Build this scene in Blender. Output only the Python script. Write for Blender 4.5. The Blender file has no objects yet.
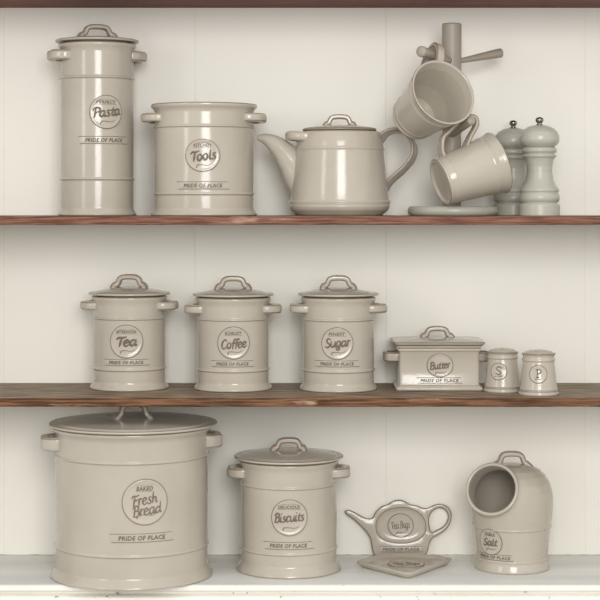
import bpy, bmesh, math, random
from mathutils import Vector, Matrix
random.seed(7)
C = bpy.context.scene.collection
SC = bpy.context.scene
PI = math.pi

# ------------------------------------------------------------------ camera, world, lights, exposure
CAMY, CAMZ, FPX = -2.533, 0.547, 1760.0
cam = bpy.data.cameras.new('camera'); cam.sensor_width = 36.0
cam.lens = FPX / 600.0 * 36.0; cam.shift_y = -95.0 / 600.0
co = bpy.data.objects.new('camera', cam); C.objects.link(co)
co.location = (0, CAMY, CAMZ); co.rotation_euler = (PI / 2, 0, 0); SC.camera = co

w = bpy.data.worlds.new('room_light'); SC.world = w; w.use_nodes = True
_nt = w.node_tree; _bg = _nt.nodes['Background']; _bg.inputs[1].default_value = 0.96
_tc = _nt.nodes.new('ShaderNodeTexCoord'); _sx = _nt.nodes.new('ShaderNodeSeparateXYZ'); _cr = _nt.nodes.new('ShaderNodeValToRGB')
_mr = _nt.nodes.new('ShaderNodeMapRange'); _mr.inputs[1].default_value = -0.5; _mr.inputs[2].default_value = 0.35
_nt.links.new(_tc.outputs['Generated'], _sx.inputs[0]); _nt.links.new(_sx.outputs[2], _mr.inputs[0]); _nt.links.new(_mr.outputs[0], _cr.inputs[0])
_cr.color_ramp.elements[0].color = (0.52, 0.50, 0.47, 1)      # the darker floor of the room
_cr.color_ramp.elements[1].color = (1.0, 0.99, 0.98, 1)     # its pale walls and ceiling
_nt.links.new(_cr.outputs[0], _bg.inputs[0])

def area(name, loc, target, sx, sy, power, col):
    l = bpy.data.lights.new(name, 'AREA'); l.shape = 'RECTANGLE'; l.size = sx; l.size_y = sy
    l.energy = power; l.color = col
    o = bpy.data.objects.new(name, l); C.objects.link(o); o.location = loc
    d = Vector(target) - Vector(loc); o.rotation_euler = d.to_track_quat('-Z', 'Y').to_euler()
    return o
area('window_daylight', (0.22, -2.9, 1.04), (0.0, 0.1, 0.5), 1.0, 1.05, 40, (1.0, 0.988, 0.975))
area('side_window_daylight', (-2.3, -2.6, 1.1), (0.0, 0.1, 0.5), 0.5, 1.1, 9, (1.0, 0.985, 0.955))

SC.view_settings.view_transform = 'Standard'; SC.view_settings.look = 'None'
SC.view_settings.exposure = 0.09; SC.view_settings.gamma = 1.0
SC.view_settings.use_curve_mapping = False

# ------------------------------------------------------------------ materials
def lin(r, g, b):
    f = lambda c: (c / 255 / 12.92) if c / 255 <= 0.04045 else ((c / 255 + 0.055) / 1.055) ** 2.4
    return (f(r), f(g), f(b), 1)

def new_mat(name):
    m = bpy.data.materials.new(name); m.use_nodes = True
    nt = m.node_tree; b = nt.nodes['Principled BSDF']
    return m, nt, b

def noise_mix(nt, c1, c2, scale, lo=0.35, hi=0.65, detail=4, stretch=(1, 1, 1), off=0.0):
    tc = nt.nodes.new('ShaderNodeTexCoord'); mp = nt.nodes.new('ShaderNodeMapping')
    mp.inputs['Scale'].default_value = stretch; mp.inputs['Location'].default_value = (off, off * .7, off * .3)
    nz = nt.nodes.new('ShaderNodeTexNoise'); nz.inputs['Scale'].default_value = scale; nz.inputs['Detail'].default_value = detail
    cr = nt.nodes.new('ShaderNodeValToRGB')
    cr.color_ramp.elements[0].position = lo; cr.color_ramp.elements[0].color = c1
    cr.color_ramp.elements[1].position = hi; cr.color_ramp.elements[1].color = c2
    nt.links.new(tc.outputs['Object'], mp.inputs[0]); nt.links.new(mp.outputs[0], nz.inputs['Vector'])
    nt.links.new(nz.outputs['Fac'], cr.inputs[0])
    return cr.outputs[0], nz.outputs['Fac'], cr

def bump(nt, b, h, strength, dist):
    bp = nt.nodes.new('ShaderNodeBump'); bp.inputs['Strength'].default_value = strength; bp.inputs['Distance'].default_value = dist
    nt.links.new(h, bp.inputs['Height']); nt.links.new(bp.outputs[0], b.inputs['Normal'])

def glaze(name, c1, c2, rough=0.16, bumps=0.25):
    m, nt, b = new_mat(name)
    col, f, _ = noise_mix(nt, c1, c2, 14, 0.3, 0.7, 5)
    nt.links.new(col, b.inputs['Base Color'])
    b.inputs['Roughness'].default_value = rough; b.inputs['IOR'].default_value = 1.5
    _, f2, _ = noise_mix(nt, c1, c2, 55, detail=2)
    bump(nt, b, f2, bumps, 0.0006)
    return m
GL = glaze('grey_glaze', lin(176, 168, 154), lin(186, 178, 164))
GLE = glaze('thin_brown_glaze', lin(128, 114, 98), lin(152, 139, 122), 0.22)
INK = glaze('brown_filled_lettering', lin(104, 92, 79), lin(124, 111, 97), 0.4)
PAINT = glaze('grey_green_painted_wood', lin(172, 170, 157), lin(178, 176, 163), 0.30, 0.1)
PAINT_W = glaze('warm_grey_painted_wood', lin(154, 145, 131), lin(160, 152, 138), 0.42, 0.1)
CHR, nt, b = new_mat('dark_chrome')
col, f, _ = noise_mix(nt, lin(120, 116, 112), lin(160, 156, 150), 60)
nt.links.new(col, b.inputs['Base Color']); b.inputs['Metallic'].default_value = 1; b.inputs['Roughness'].default_value = 0.12

def wood(name, dark, mid, worn, wear=0.66, off=0.0, rough=0.5):
    m, nt, b = new_mat(name)
    c1, f1, _ = noise_mix(nt, dark, mid, 22, 0.40, 0.60, 8, (0.7, 7, 20), off)
    c2, f2, r2 = noise_mix(nt, (0, 0, 0, 1), (1, 1, 1, 1), 22, wear, wear + 0.1, 6, (0.6, 1.5, 3), off + 3)
    mx = nt.nodes.new('ShaderNodeMix'); mx.data_type = 'RGBA'
    nt.links.new(c2, mx.inputs[0]); nt.links.new(c1, mx.inputs[6]); mx.inputs[7].default_value = worn
    nt.links.new(mx.outputs[2], b.inputs['Base Color'])
    b.inputs['Roughness'].default_value = rough; b.inputs['Specular IOR Level'].default_value = 0.14
    bump(nt, b, f1, 0.35, 0.001)
    return m
WTOP = wood('dark_brown_board', lin(88, 70, 54), lin(164, 144, 120), lin(165, 146, 126), 0.64, 1)
WEDGE = wood('worn_reddish_board_edge', lin(92, 56, 43), lin(136, 98, 80), lin(172, 142, 122), 0.62, 5)
WEDGE2 = wood('worn_brown_board_edge', lin(74, 48, 30), lin(126, 90, 64), lin(168, 136, 108), 0.62, 9)
WUP = wood('dark_red_brown_board', lin(88, 32, 14), lin(118, 52, 30), lin(140, 98, 82), 0.74, 12)

def white_paint(name, base, alt, chip, chip_lo, scale, stretch=(1, 1, 1), chip_scale=60, rough=0.45):
    m, nt, b = new_mat(name)
    c1, f1, _ = noise_mix(nt, base, alt, scale, 0.3, 0.75, 6, stretch)
    c2, f2, _ = noise_mix(nt, (0, 0, 0, 1), (1, 1, 1, 1), chip_scale, chip_lo, chip_lo + 0.03, 5, stretch, 4)
    mx = nt.nodes.new('ShaderNodeMix'); mx.data_type = 'RGBA'
    nt.links.new(c2, mx.inputs[0]); nt.links.new(c1, mx.inputs[6]); mx.inputs[7].default_value = chip
    nt.links.new(mx.outputs[2], b.inputs['Base Color'])
    b.inputs['Roughness'].default_value = rough
    bump(nt, b, f1, 0.12, 0.001)
    return m
WALL = white_paint('cream_white_board_paint', lin(238, 235, 226), lin(232, 229, 218), lin(178, 172, 158), 0.80, 3, (1, 1, 0.25), 26)
LEDGE = white_paint('scuffed_white_ledge_paint', lin(242, 240, 234), lin(206, 208, 206), lin(160, 156, 148), 0.70, 7, (0.35, 2.2, 2.2), 30)
MOULD = white_paint('chipped_white_moulding_paint', lin(240, 237, 228), lin(232, 228, 218), lin(140, 130, 112), 0.665, 6, (1, 1, 1), 75)
DIRT = glaze('dark_joint_dirt', lin(110, 104, 88), lin(150, 146, 130), 0.8, 0.3)

# ------------------------------------------------------------------ mesh helpers
class MB:
    def __init__(s): s.v = []; s.f = []; s.m = []
    def add(s, verts, faces, mats=0):
        o = len(s.v); s.v += [tuple(p) for p in verts]
        for i, f in enumerate(faces):
            s.f.append([o + k for k in f]); s.m.append(mats if isinstance(mats, int) else mats[i])
        return s
    def lathe(s, prof, n=72, mats=None, cx=0, cy=0):
        """prof: (r, z[, mat]) from one pole or edge to the other"""
        q = []
        for i, p in enumerate(prof):            # keep long straight runs straight under smooth shading
            if i:
                a_ = Vector(prof[i - 1][:2]); b_ = Vector(p[:2]); L = (b_ - a_).length
                if L > .005:
                    mm = tuple(prof[i - 1][2:])
                    q.append(tuple(a_.lerp(b_, .0005 / L)) + mm); q.append(tuple(a_.lerp(b_, 1 - .0005 / L)) + mm)
            q.append(p)
        prof = q
        V = []; F = []; M = []
        for p in prof:
            for k in range(n):
                a = 2 * PI * k / n; V.append((cx + p[0] * math.cos(a), cy + p[0] * math.sin(a), p[1]))
        for i in range(len(prof) - 1):
            mi = prof[i][2] if len(prof[i]) > 2 else 0
            for k in range(n):
                k2 = (k + 1) % n
                F.append((i * n + k, i * n + k2, (i + 1) * n + k2, (i + 1) * n + k)); M.append(mi)
        return s.add(V, F, M)
    def sweep(s, pts, section, ref=None, scales=None, mats=None, closed=False, caps=True):
        """section: list of (a,b[,mat]); a runs along ref x tangent ('side'), b along the other normal"""
        n = len(pts); P = [Vector(p) for p in pts]; V = []; F = []; M = []; ns = len(section)
        up = Vector(ref) if ref else Vector((0, 0, 1)); prev = None
        for i in range(n):
            if closed: t = P[(i + 1) % n] - P[i - 1]
            else: t = P[min(i + 1, n - 1)] - P[max(i - 1, 0)]
            t.normalize()
            if ref: side = up - t * up.dot(t)
            else:
                if prev is None:
                    side = up if abs(t.dot(up)) < 0.9 else Vector((1, 0, 0))
                else: side = prev
                side = side - t * side.dot(t)
            side.normalize(); prev = side
            oth = t.cross(side)
            sc = scales[i] if scales else 1.0
            if not isinstance(sc, tuple): sc = (sc, sc)
            for q in section: V.append(P[i] + side * q[0] * sc[0] + oth * q[1] * sc[1])
        rng = n if closed else n - 1
        for i in range(rng):
            j = (i + 1) % n
            for k in range(ns):
                k2 = (k + 1) % ns
                F.append((i * ns + k, i * ns + k2, j * ns + k2, j * ns + k)); M.append(section[k][2] if len(section[k]) > 2 else 0)
        if caps and not closed:
            F.append(tuple(range(ns))[::-1]); M.append(0); F.append(tuple((n - 1) * ns + k for k in range(ns))); M.append(0)
        return s.add(V, F, M)
    def tube(s, pts, r, n=8, closed=False, mat=0, ends=True):
        rs = r if isinstance(r, (list, tuple)) else [r] * len(pts)
        pts = [Vector(p) for p in pts]; rs = list(rs)
        if ends and not closed:
            a = (pts[0] - pts[1]).normalized(); b_ = (pts[-1] - pts[-2]).normalized()
            pts = [pts[0] + a * rs[0] * .9, pts[0] + a * rs[0] * .6] + pts + [pts[-1] + b_ * rs[-1] * .6, pts[-1] + b_ * rs[-1] * .9]
            rs = [rs[0] * .3, rs[0] * .8] + rs + [rs[-1] * .8, rs[-1] * .3]
        sec = [(math.cos(2 * PI * k / n), math.sin(2 * PI * k / n), mat) for k in range(n)]
        return s.sweep(pts, sec, None, rs, closed=closed)
    def transform(s, M):
        s.v = [tuple(M @ Vector(p)) for p in s.v]; return s
    def build(s, name, mats, parent=None, smooth=True, loc=None):
        me = bpy.data.meshes.new(name); me.from_pydata(s.v, [], s.f)
        for m in (mats if isinstance(mats, (list, tuple)) else [mats]): me.materials.append(m)
        me.polygons.foreach_set('material_index', s.m)
        bm = bmesh.new(); bm.from_mesh(me)
        bmesh.ops.remove_doubles(bm, verts=bm.verts, dist=1e-6)
        bmesh.ops.recalc_face_normals(bm, faces=bm.faces)
        bm.to_mesh(me); bm.free()
        me.polygons.foreach_set('use_smooth', [smooth] * len(me.polygons))
        o = bpy.data.objects.new(name, me); C.objects.link(o)
        if parent: o.parent = parent
        if loc: o.location = loc
        return o

def catmull(pts, n=8, closed=False):
    P = [Vector(p) for p in pts]; out = []
    m = len(P); seg = m if closed else m - 1
    for i in range(seg):
        p1, p2 = P[i], P[(i + 1) % m]
        p0 = P[i - 1] if (i > 0 or closed) else p1 * 2 - p2
        p3 = P[(i + 2) % m] if (i + 2 < m or closed) else p2 * 2 - p1
        for k in range(n):
            t = k / n
            out.append(0.5 * ((2 * p1) + (p2 - p0) * t + (2 * p0 - 5 * p1 + 4 * p2 - p3) * t * t + (3 * p1 - p0 - 3 * p2 + p3) * t ** 3))
    if not closed: out.append(P[-1])
    return out

def rrect(a, b, r, n=3, edge=0, face=0, thin=False):
    """rounded rectangle section, corners carry material `edge`"""
    out = []
    for (sx, sy, a0) in ((1, 1, 0), (-1, 1, 90), (-1, -1, 180), (1, -1, 270)):
        for k in range(n + 1):
            t = math.radians(a0 + 90 * k / n)
            out.append((sx * (a - r) + r * math.cos(t), sy * (b - r) + r * math.sin(t), edge if (k == 1 if thin else k < n) else face))
    return out

def box(mb, x0, x1, y0, y1, z0, z1, mat=0, front=None):
    v = [(x0, y0, z0), (x1, y0, z0), (x1, y1, z0), (x0, y1, z0), (x0, y0, z1), (x1, y0, z1), (x1, y1, z1), (x0, y1, z1)]
    f = [(0, 3, 2, 1), (4, 5, 6, 7), (0, 1, 5, 4), (1, 2, 6, 5), (2, 3, 7, 6), (3, 0, 4, 7)]
    return mb.add(v, f, [mat, mat, mat if front is None else front, mat, mat, mat])

def thing(name, label, cat, loc, rz=0.0, group=None):
    o = bpy.data.objects.new(name, None); o.empty_display_size = 0.02; C.objects.link(o)
    o.location = loc; o.rotation_euler = (0, 0, rz)
    o['label'] = label; o['category'] = cat
    if group: o['group'] = group
    return o
def tag(o, label, cat, group=None):
    o['label'] = label; o['category'] = cat
    if group: o['group'] = group
    return o

# pixel of the photograph at a distance -> metres
def X(px, d): return (px - 300.0) * d / FPX
def Z(py, d): return CAMZ - (py - 205.0) * d / FPX
def Y(d): return d + CAMY

# ------------------------------------------------------------------ lettering
GLY = {
 'a': ([[(.72,.78),(.48,1),(.2,.8),(.08,.4),(.25,.05),(.5,.12),(.72,.5),(.8,.95)],[(.8,.97),(.76,.4),(.84,.08),(1.02,.12)]], 1.0),
 'e': ([[(.1,.45),(.55,.58),(.66,.82),(.45,1),(.17,.8),(.08,.4),(.3,.03),(.6,.1),(.82,.32)]], .84),
 'o': ([[(.48,1),(.17,.8),(.08,.42),(.3,.03),(.62,.16),(.74,.55),(.62,.9),(.46,1)]], .88),
 's': ([[(.02,.14),(.28,0),(.55,.16),(.48,.42),(.24,.68),(.34,.95),(.62,.92)]], .74),
 't': ([[(.36,1.5),(.28,.8),(.25,.25),(.4,.03),(.62,.12)],[(.02,1.02),(.6,1.08)]], .62),
 'l': ([[(.25,1.75),(.2,.9),(.2,.25),(.35,.03),(.55,.15)]], .52),
 'f': ([[(.8,1.6),(.55,1.78),(.36,1.4),(.28,.6),(.22,-.15)],[(.05,.95),(.62,1.02)]], .58),
 'u': ([[(.1,1),(.1,.35),(.3,.03),(.55,.2),(.72,.6),(.75,1)],[(.75,1),(.73,.35),(.83,.06),(.98,.14)]], .96),
 'g': ([[(.7,.8),(.45,1),(.17,.8),(.1,.4),(.3,.08),(.55,.2),(.72,.6),(.76,.98)],[(.76,.98),(.72,.2),(.6,-.45),(.3,-.5),(.18,-.25),(.5,.0),(.9,.2)]], .92),
 'r': ([[(.08,1),(.14,.5),(.12,.0)],[(.14,.55),(.32,.92),(.6,.95)]], .64),
 'i': ([[(.15,1),(.12,.3),(.25,.03),(.42,.15)],[(.22,1.4),(.25,1.46)]], .44),
 'c': ([[(.65,.85),(.45,1),(.16,.8),(.08,.4),(.3,.03),(.66,.2)]], .74),
 'h': ([[(.18,1.75),(.12,.9),(.1,0)],[(.12,.5),(.35,.95),(.6,.85),(.6,.3),(.7,.03),(.85,.12)]], .86),
 'd': ([[(.72,.78),(.48,1),(.2,.8),(.08,.4),(.25,.05),(.5,.12),(.74,.5)],[(.84,1.75),(.76,.5),(.84,.08),(1.02,.12)]], 1.0),
 'P': ([[(.38,1.65),(.32,.8),(.2,-.05)],[(-.02,1.3),(.05,1.6),(.5,1.8),(1.0,1.55),(.85,1.05),(.42,.85)]], .98),
 'T': ([[(.58,1.65),(.5,.8),(.45,0)],[(-.08,1.35),(.15,1.65),(.65,1.6),(1.15,1.75)]], .92),
 'C': ([[(.98,1.4),(.7,1.75),(.3,1.5),(.08,.85),(.25,.15),(.6,.0),(.98,.3)]], 1.04),
 'S': ([[(.0,.3),(.25,.0),(.7,.15),(.78,.6),(.4,.95),(.2,1.35),(.5,1.75),(.92,1.5)]], 1.0),
 'B': ([[(.3,1.65),(.24,.8),(.15,0)],[(-.02,1.4),(.35,1.8),(.85,1.55),(.7,1.05),(.32,.95)],[(.32,.95),(.82,.85),(.92,.35),(.55,0),(.02,.1)]], 1.06),
 'F': ([[(.34,1.62),(.25,.8),(.15,0)],[(-.12,1.35),(.1,1.68),(.55,1.62),(1.0,1.75)],[(.25,.88),(.75,.98)]], .88),
 '(': ([[(-.3,-.2),(-.2,.1),(.3,.08),(1.2,.0),(2.0,.05),(2.6,.3)]], 2.6),
}
def curved(R, a0, z0, yaw=0):
    """map (u,v,h) on a cylinder wall of radius R facing -y, centred at angle a0"""
    return lambda u, v, h: Vector(((R + h) * math.sin(a0 + u / R), -(R + h) * math.cos(a0 + u / R), z0 + v))
def taper(Rf, a0, z0):
    def f(u, v, h):
        R = Rf(z0 + v); return Vector(((R + h) * math.sin(a0 + u / R), -(R + h) * math.cos(a0 + u / R), z0 + v))
    return f
def spot(cx, d, Rf, yaw, ex, ey, shelf):
    """angle and height on the round wall seen at (ex, ey) of the photograph"""
    a = 0.0; zz = 0.1
    for _ in range(12):
        R = Rf(zz) if callable(Rf) else Rf
        df = d - R * math.cos(a)
        a = math.asin(max(-.98, min(.98, (X(ex, df) - X(cx, d)) / R))); zz = Z(ey, df) - shelf
    return a - yaw, zz
def plane(M):
    return lambda u, v, h: M @ Vector((u, v, h))

def script_word(mb, word, width, mp, cx=0, cy=0, rise=6, shear=.16, weight=.15, xh=None):
    adv = sum(GLY[c][1] for c in word); s = width / adv
    sv = s if xh is None else xh
    x = -adv / 2; rr = math.radians(rise)
    for ch in word:
        lo = 1.0 if (ch.isupper() or ch in 'lhdft') else 1.14
        for st in GLY[ch][0]:
            P = catmull([(p[0], p[1], 0) for p in st], 5)
            pts = []; rad = []
            for i, p in enumerate(P):
                u = (x + p.x + shear * (p.y - .5)) * s; v = (p.y * lo - .85) * sv
                u2 = u * math.cos(rr) - v * math.sin(rr); v2 = u * math.sin(rr) + v * math.cos(rr)
                pts.append(mp(cx + u2, cy + v2, 0.0)); e = i / (len(P) - 1)
                rad.append(s * weight * (0.62 + .5 * math.sin(PI * min(1, max(0, e)))))
            mb.tube(pts, rad, 6)
        x += GLY[ch][1]

_caps = {}
def cap_word(mb, text, width, height, mp, cx=0, cy=0, rise=0, shear=.12, bold=.02):
    if text not in _caps:
        cu = bpy.data.curves.new('t', 'FONT'); cu.body = text; cu.offset = bold; cu.resolution_u = 3; cu.extrude = .04
        cu.space_character = 1.12
        ob = bpy.data.objects.new('t', cu); C.objects.link(ob)
        bpy.context.view_layer.update()
        me = bpy.data.meshes.new_from_object(ob.evaluated_get(bpy.context.evaluated_depsgraph_get()))
        _caps[text] = ([v.co.copy() for v in me.vertices], [tuple(p.vertices) for p in me.polygons])
        bpy.data.objects.remove(ob); bpy.data.curves.remove(cu); bpy.data.meshes.remove(me)
    V, F = _caps[text]
    x0 = min(v.x for v in V); x1 = max(v.x for v in V); y0 = min(v.y for v in V); y1 = max(v.y for v in V)
    sx = width / (x1 - x0); sy = height / (y1 - y0); rr = math.radians(rise); out = []
    for v in V:
        vv = (v.y - (y0 + y1) / 2) * sy; u = (v.x - (x0 + x1) / 2) * sx + shear * vv
        u2 = u * math.cos(rr) - vv * math.sin(rr); v2 = u * math.sin(rr) + vv * math.cos(rr)
        out.append(mp(cx + u2, cy + v2, 0.00025 + (0.0003 if v.z > 0 else -0.0006)))
    mb.add(out, F, 0)

def emblem(parent, mp, r, lines, rise=6, top=None, topw=1.1, ry=None, swash=True, cap=.56):
    """raised round medallion: disc with a brown ring; lettering is its own sub-part"""
    mb = MB(); ry = ry or r; n = 48; h = 0.0015
    prof = [(0, h * .55), (.25, h * .55), (.5, h * .55), (.75, h * .55), (.88, h * .6), (.95, h * 1.2), (1.0, h * .9), (1.04, -h * .8)]
    V = []; F = []; M = []
    for i, (q, hh) in enumerate(prof):
        for k in range(n):
            a = 2 * PI * k / n; V.append(mp(q * r * math.cos(a), q * ry * math.sin(a), hh))
    for i in range(len(prof) - 1):
        for k in range(n): F.append((i * n + k, i * n + (k + 1) % n, (i + 1) * n + (k + 1) % n, (i + 1) * n + k)); M.append(0)
    mb.add(V, F, M)
    ring = [mp(1.0 * r * math.cos(2 * PI * k / n), 1.0 * ry * math.sin(2 * PI * k / n), h * .55) for k in range(n)]
    mb.tube(ring, 0.00078, 6, closed=True, mat=1)
    e = mb.build('emblem', [GL, INK], parent)
    mp2 = lambda u, v, hh: mp(u, v, hh + h * .6)
    lt = MB()
    k = len(lines)
    for i, (wd, ww, cy, cx) in enumerate(lines):
        script_word(lt, wd, ww * r, mp2, cx * r, cy * r, rise, xh=cap * r / 1.75, weight=.15 if k < 2 else .115)
    if top:
        cap_word(lt, top, topw * r, .19 * r, mp2, -.02 * r, .6 * r)
        lt.tube([mp2(-topw * .55 * r + topw * 1.1 * r * q / 6, .46 * r, 0) for q in range(7)], .00022, 5)
        lt.tube([mp2(-topw * .5 * r + topw * 1.0 * r * q / 6, .745 * r, 0) for q in range(7)], .00018, 5)
    if swash:
        P = catmull([(-.36, -.72, 0), (-.3, -.57, 0), (0, -.56, 0), (.3, -.59, 0), (.52, -.49, 0)], 5)
        lt.tube([mp2(p.x * r, p.y * r, 0) for p in P], [.0007 - .0004 * i / len(P) for i in range(len(P))], 6)
    lt.build('lettering', INK, e)
    return e

def nameplate(parent, mp, wd, ht, text='PRIDE OF PLACE', tw=.74, slant=.06, plate=True):
    mb = MB(); n = 14
    V = []; F = []
    for i in range(n + 1):
        u = -wd / 2 + wd * i / n
        for (v, h) in ((-ht * .60, -.0004), (-ht * .56, .0003), (-ht * .5, .0004), (ht * .5, .0004), (ht * .56, .0003), (ht * .60, -.0004)): V.append(mp(u, v, h))
    for i in range(n):
        for k in range(5): F.append((i * 6 + k, i * 6 + k + 1, i * 6 + 7 + k, i * 6 + 6 + k))
    if plate: mb.add(V, F, 0)
    for sg in (-1, 1):
        mb.tube([mp((-wd / 2 + wd * q / n) + sg * wd * slant * -.3, sg * ht * .5, .0005) for q in range(n + 1)], .00040, 5, mat=1)
    p = mb.build('nameplate', [GL, INK], parent)
    lt = MB(); cap_word(lt, text, wd * tw, ht * .54, lambda u, v, h: mp(u, v, h + .0005))
    lt.build('lettering', INK, p)
    return p

# ------------------------------------------------------------------ ceramic parts
def arch_handle(parent, z0, half, height, thick, depth, name='lid_handle', yaw=0, mats=None, flare=1.2, x0=0):
    """flat strap arch with feet that flare onto the lid"""
    h = height - thick / 2
    hf = [(-1.12 * flare / 1.35, -thick * .25), (-.92, thick * .35), (-.74, h * .34), (-.66, h * .62), (-.56, h * .85), (-.35, h * .97), (0, h * 1.0)]
    q_ = [(x_ * half, 0, z_) for x_, z_ in hf]
    pts = catmull(q_ + [(-p[0], 0, p[2]) for p in q_[-2::-1]], 5)
    n = len(pts); sc = []
    for i in range(n):
        e = min(i, n - 1 - i) / (n / 2)
        sc.append((1.0 + .5 * max(0, 1 - e * 3.4), 1.0 + .45 * max(0, 1 - e * 3)))
    mb = MB(); mb.sweep([(p.x + x0, p.y, p.z + z0) for p in pts], rrect(depth / 2, thick / 2, thick * .28, 3, 1, 0), (0, 1, 0), sc)
    return mb.build(name, mats or [GL, GLE], parent)

def lug(parent, side, R, out, z, ht, spread=.62, thick=.008, twist=0):
    a = spread; rx = R * math.cos(a); ry = R * math.sin(a)
    pts = [(rx - .006, -ry * .9), (rx + .003, -ry), (R + out * .35, -ry * .86), (R + out * .8, -ry * .52), (R + out - thick / 2, 0)]
    pts = pts + [(p[0], -p[1]) for p in pts[-2::-1]]
    P = catmull([(side * p[0], p[1], z) for p in pts], 5)
    mb = MB(); n = len(P)
    sc = [(1.0 + .18 * max(0, 1 - min(i, n - 1 - i) / 5), 1.0 + .2 * max(0, 1 - min(i, n - 1 - i) / 5)) for i in range(n)]
    mb.sweep(P, rrect(ht / 2, thick / 2, min(ht, thick) * .34, 4, 1, 0, True), (0, 0, 1), sc)
    # thin glaze line along the top and bottom outer edges
    return mb.build('side_handle', [GL, GLE], parent)

def bead(R, z, p, h, mat=0):
    return [(R, z - h * .75), (R + p * .25, z - h * .5, 1), (R + p * .85, z - h * .3), (R + p, z, mat), (R + p * .85, z + h * .3), (R + p * .25, z + h * .5), (R, z + h * .75)]

def canister(label, cx, d, shelf, body_r, base_r, rim_r, lid_r, z_px, lug_px, lug_out, lid_px, dome_px, arch_px, beads, yaw=0,
             name='storage_canister', group=None, lug_h=None, lid_steps=True, has_lid=True, lug_spread=.42, flare_px=4.5):
    """all sizes in photograph pixels at distance d"""
    s = d / FPX
    T = thing(name, label, 'canister', (X(cx, d), Y(d), shelf), yaw, group)
    z = lambda py: Z(py, d) - shelf
    R = body_r * s; B = base_r * s; RR = rim_r * s; zt = z(z_px)          # zt: top of body
    px = s
    prof = [(0, .002), (B * .88, .002), (B * .9, 0), (B * .97, 0, 1), (B, .6 * px, 0), (B, 1.8 * px), (B - .7 * px, 3.0 * px)]
    prof += [(R + (B - R) * .45, flare_px * px), (R + (B - R) * .15, (flare_px + 1.6) * px), (R, (flare_px + 3.4) * px)]
    for bz in beads: prof += bead(R, z(bz), 1.1 * px, 2.4 * px)
    prof += [(R, zt - 9 * px), (R + (RR - R) * .15, zt - 6.5 * px), (R + (RR - R) * .55, zt - 4.6 * px), (RR - .3 * px, zt - 3.4 * px), (RR, zt - 2.2 * px), (RR, zt - 1.0 * px, 1), (RR - .6 * px, zt), (RR - 2 * px, zt + .1 * px), (RR - 3.2 * px, zt - .5 * px)]
    ri = R - 3.5 * px
    prof += [(ri, zt - 4 * px), (ri, 6 * px), (ri - 3 * px, 4 * px), (0, 4 * px)]
    MB().lathe(prof, 96).build('body', [GL, GLE], T)
    lh = (lug_h or 9.5) * px * .92
    for sd in (-1, 1): lug(T, sd, R, (lug_out - 2.6) * px, z(lug_px), lh, lug_spread, min(9 * px, .013))
    L = lid_r * px
    if has_lid:
        z0 = z(lid_px)                                                   # underside of the brim
        dm = dome_px * px; t = 2.6 * px
        lp = [(0, z0 - 2 * px), (ri - 1.2 * px, z0 - 2 * px), (ri - .8 * px, z0 - .1 * px), (L * .93, z0), (L - 1.0 * px, z0 + .1 * px), (L - .2 * px, z0 + .6 * px, 0), (L, z0 + 1.3 * px, 0), (L - .4 * px, z0 + t * .85, 1), (L - 1.2 * px, z0 + t, 0),
              (L - 3.0 * px, z0 + t), (L - 5 * px, z0 + t - .3 * px), (L - 7.0 * px, z0 + t - .1 * px), (L - 8.2 * px, z0 + t + .9 * px, 0), (L - 9.5 * px, z0 + t + 1.2 * px)]
        r0 = L - 9.5 * px; zz = z0 + t + 1.2 * px
        for q in range(1, 9):
            e = q / 8; lp.append((r0 * (1 - e), zz + (dm - t - 1.2 * px) * math.sin(e * PI / 2)))
        lid = MB().lathe(lp, 96).build('lid', [GL, GLE], T)
        ahalf, aheight, athick, adepth = arch_px
        arch_handle(lid, z0 + dm - .8 * px, ahalf * px, aheight * px, athick * px, adepth * px)
    return T, s, z, R

SH1, SH2, SH3, TOPB = 0.531, 0.269, 0.0, 0.855
TH = 0.0125

# ------------------------------------------------------------------ the dresser: back boards, ledge, shelves
WY = 0.217
mb = MB()
gx = sorted([X(p, 2.75) for p in (-184, 4, 195, 386, 585, 778, 970)] + [X(-375, 2.75), X(-566, 2.75), X(1160, 2.75)])
xs = [(-1.5, 0)]
for g in gx: xs += [(g - .0006, 0), (g - .00015, .0007), (g + .00015, .0007), (g + .0006, 0)]
xs.append((1.5, 0))
V = []; F = []
for (x, dy) in xs: V += [(x, WY + dy, -.35), (x, WY + dy, 1.25), (x, WY + .02, 1.25), (x, WY + .02, -.35)]
for i in range(len(xs) - 1):
    a = i * 4; b_ = a + 4
    for k in range(4): F.append((a + k, a + (k + 1) % 4, b_ + (k + 1) % 4, b_ + k))
F.append((0, 1, 2, 3)); F.append(tuple(len(V) - 4 + k for k in (3, 2, 1, 0)))
mb.add(V, F)
o = mb.build('wall_back', WALL, smooth=False); o['kind'] = 'structure'

def extrude_x(prof, x0, x1, name, mats, parent=None, smooth=False, n=1):
    """prof: (y, z, mat) closed outline"""
    V = []; F = []; M = []; k = len(prof)
    for j in range(n + 1):
        x = x0 + (x1 - x0) * j / n
        for p in prof: V.append((x, p[0], p[1]))
    for j in range(n):
        for i in range(k):
            i2 = (i + 1) % k; F.append((j * k + i, j * k + i2, (j + 1) * k + i2, (j + 1) * k + i)); M.append(prof[i][2] if len(prof[i]) > 2 else 0)
    F.append(tuple(range(k))[::-1]); M.append(0); F.append(tuple(n * k + i for i in range(k))); M.append(0)
    m = MB(); m.add(V, F, M)
    return m.build(name, mats, parent, smooth)

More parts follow.
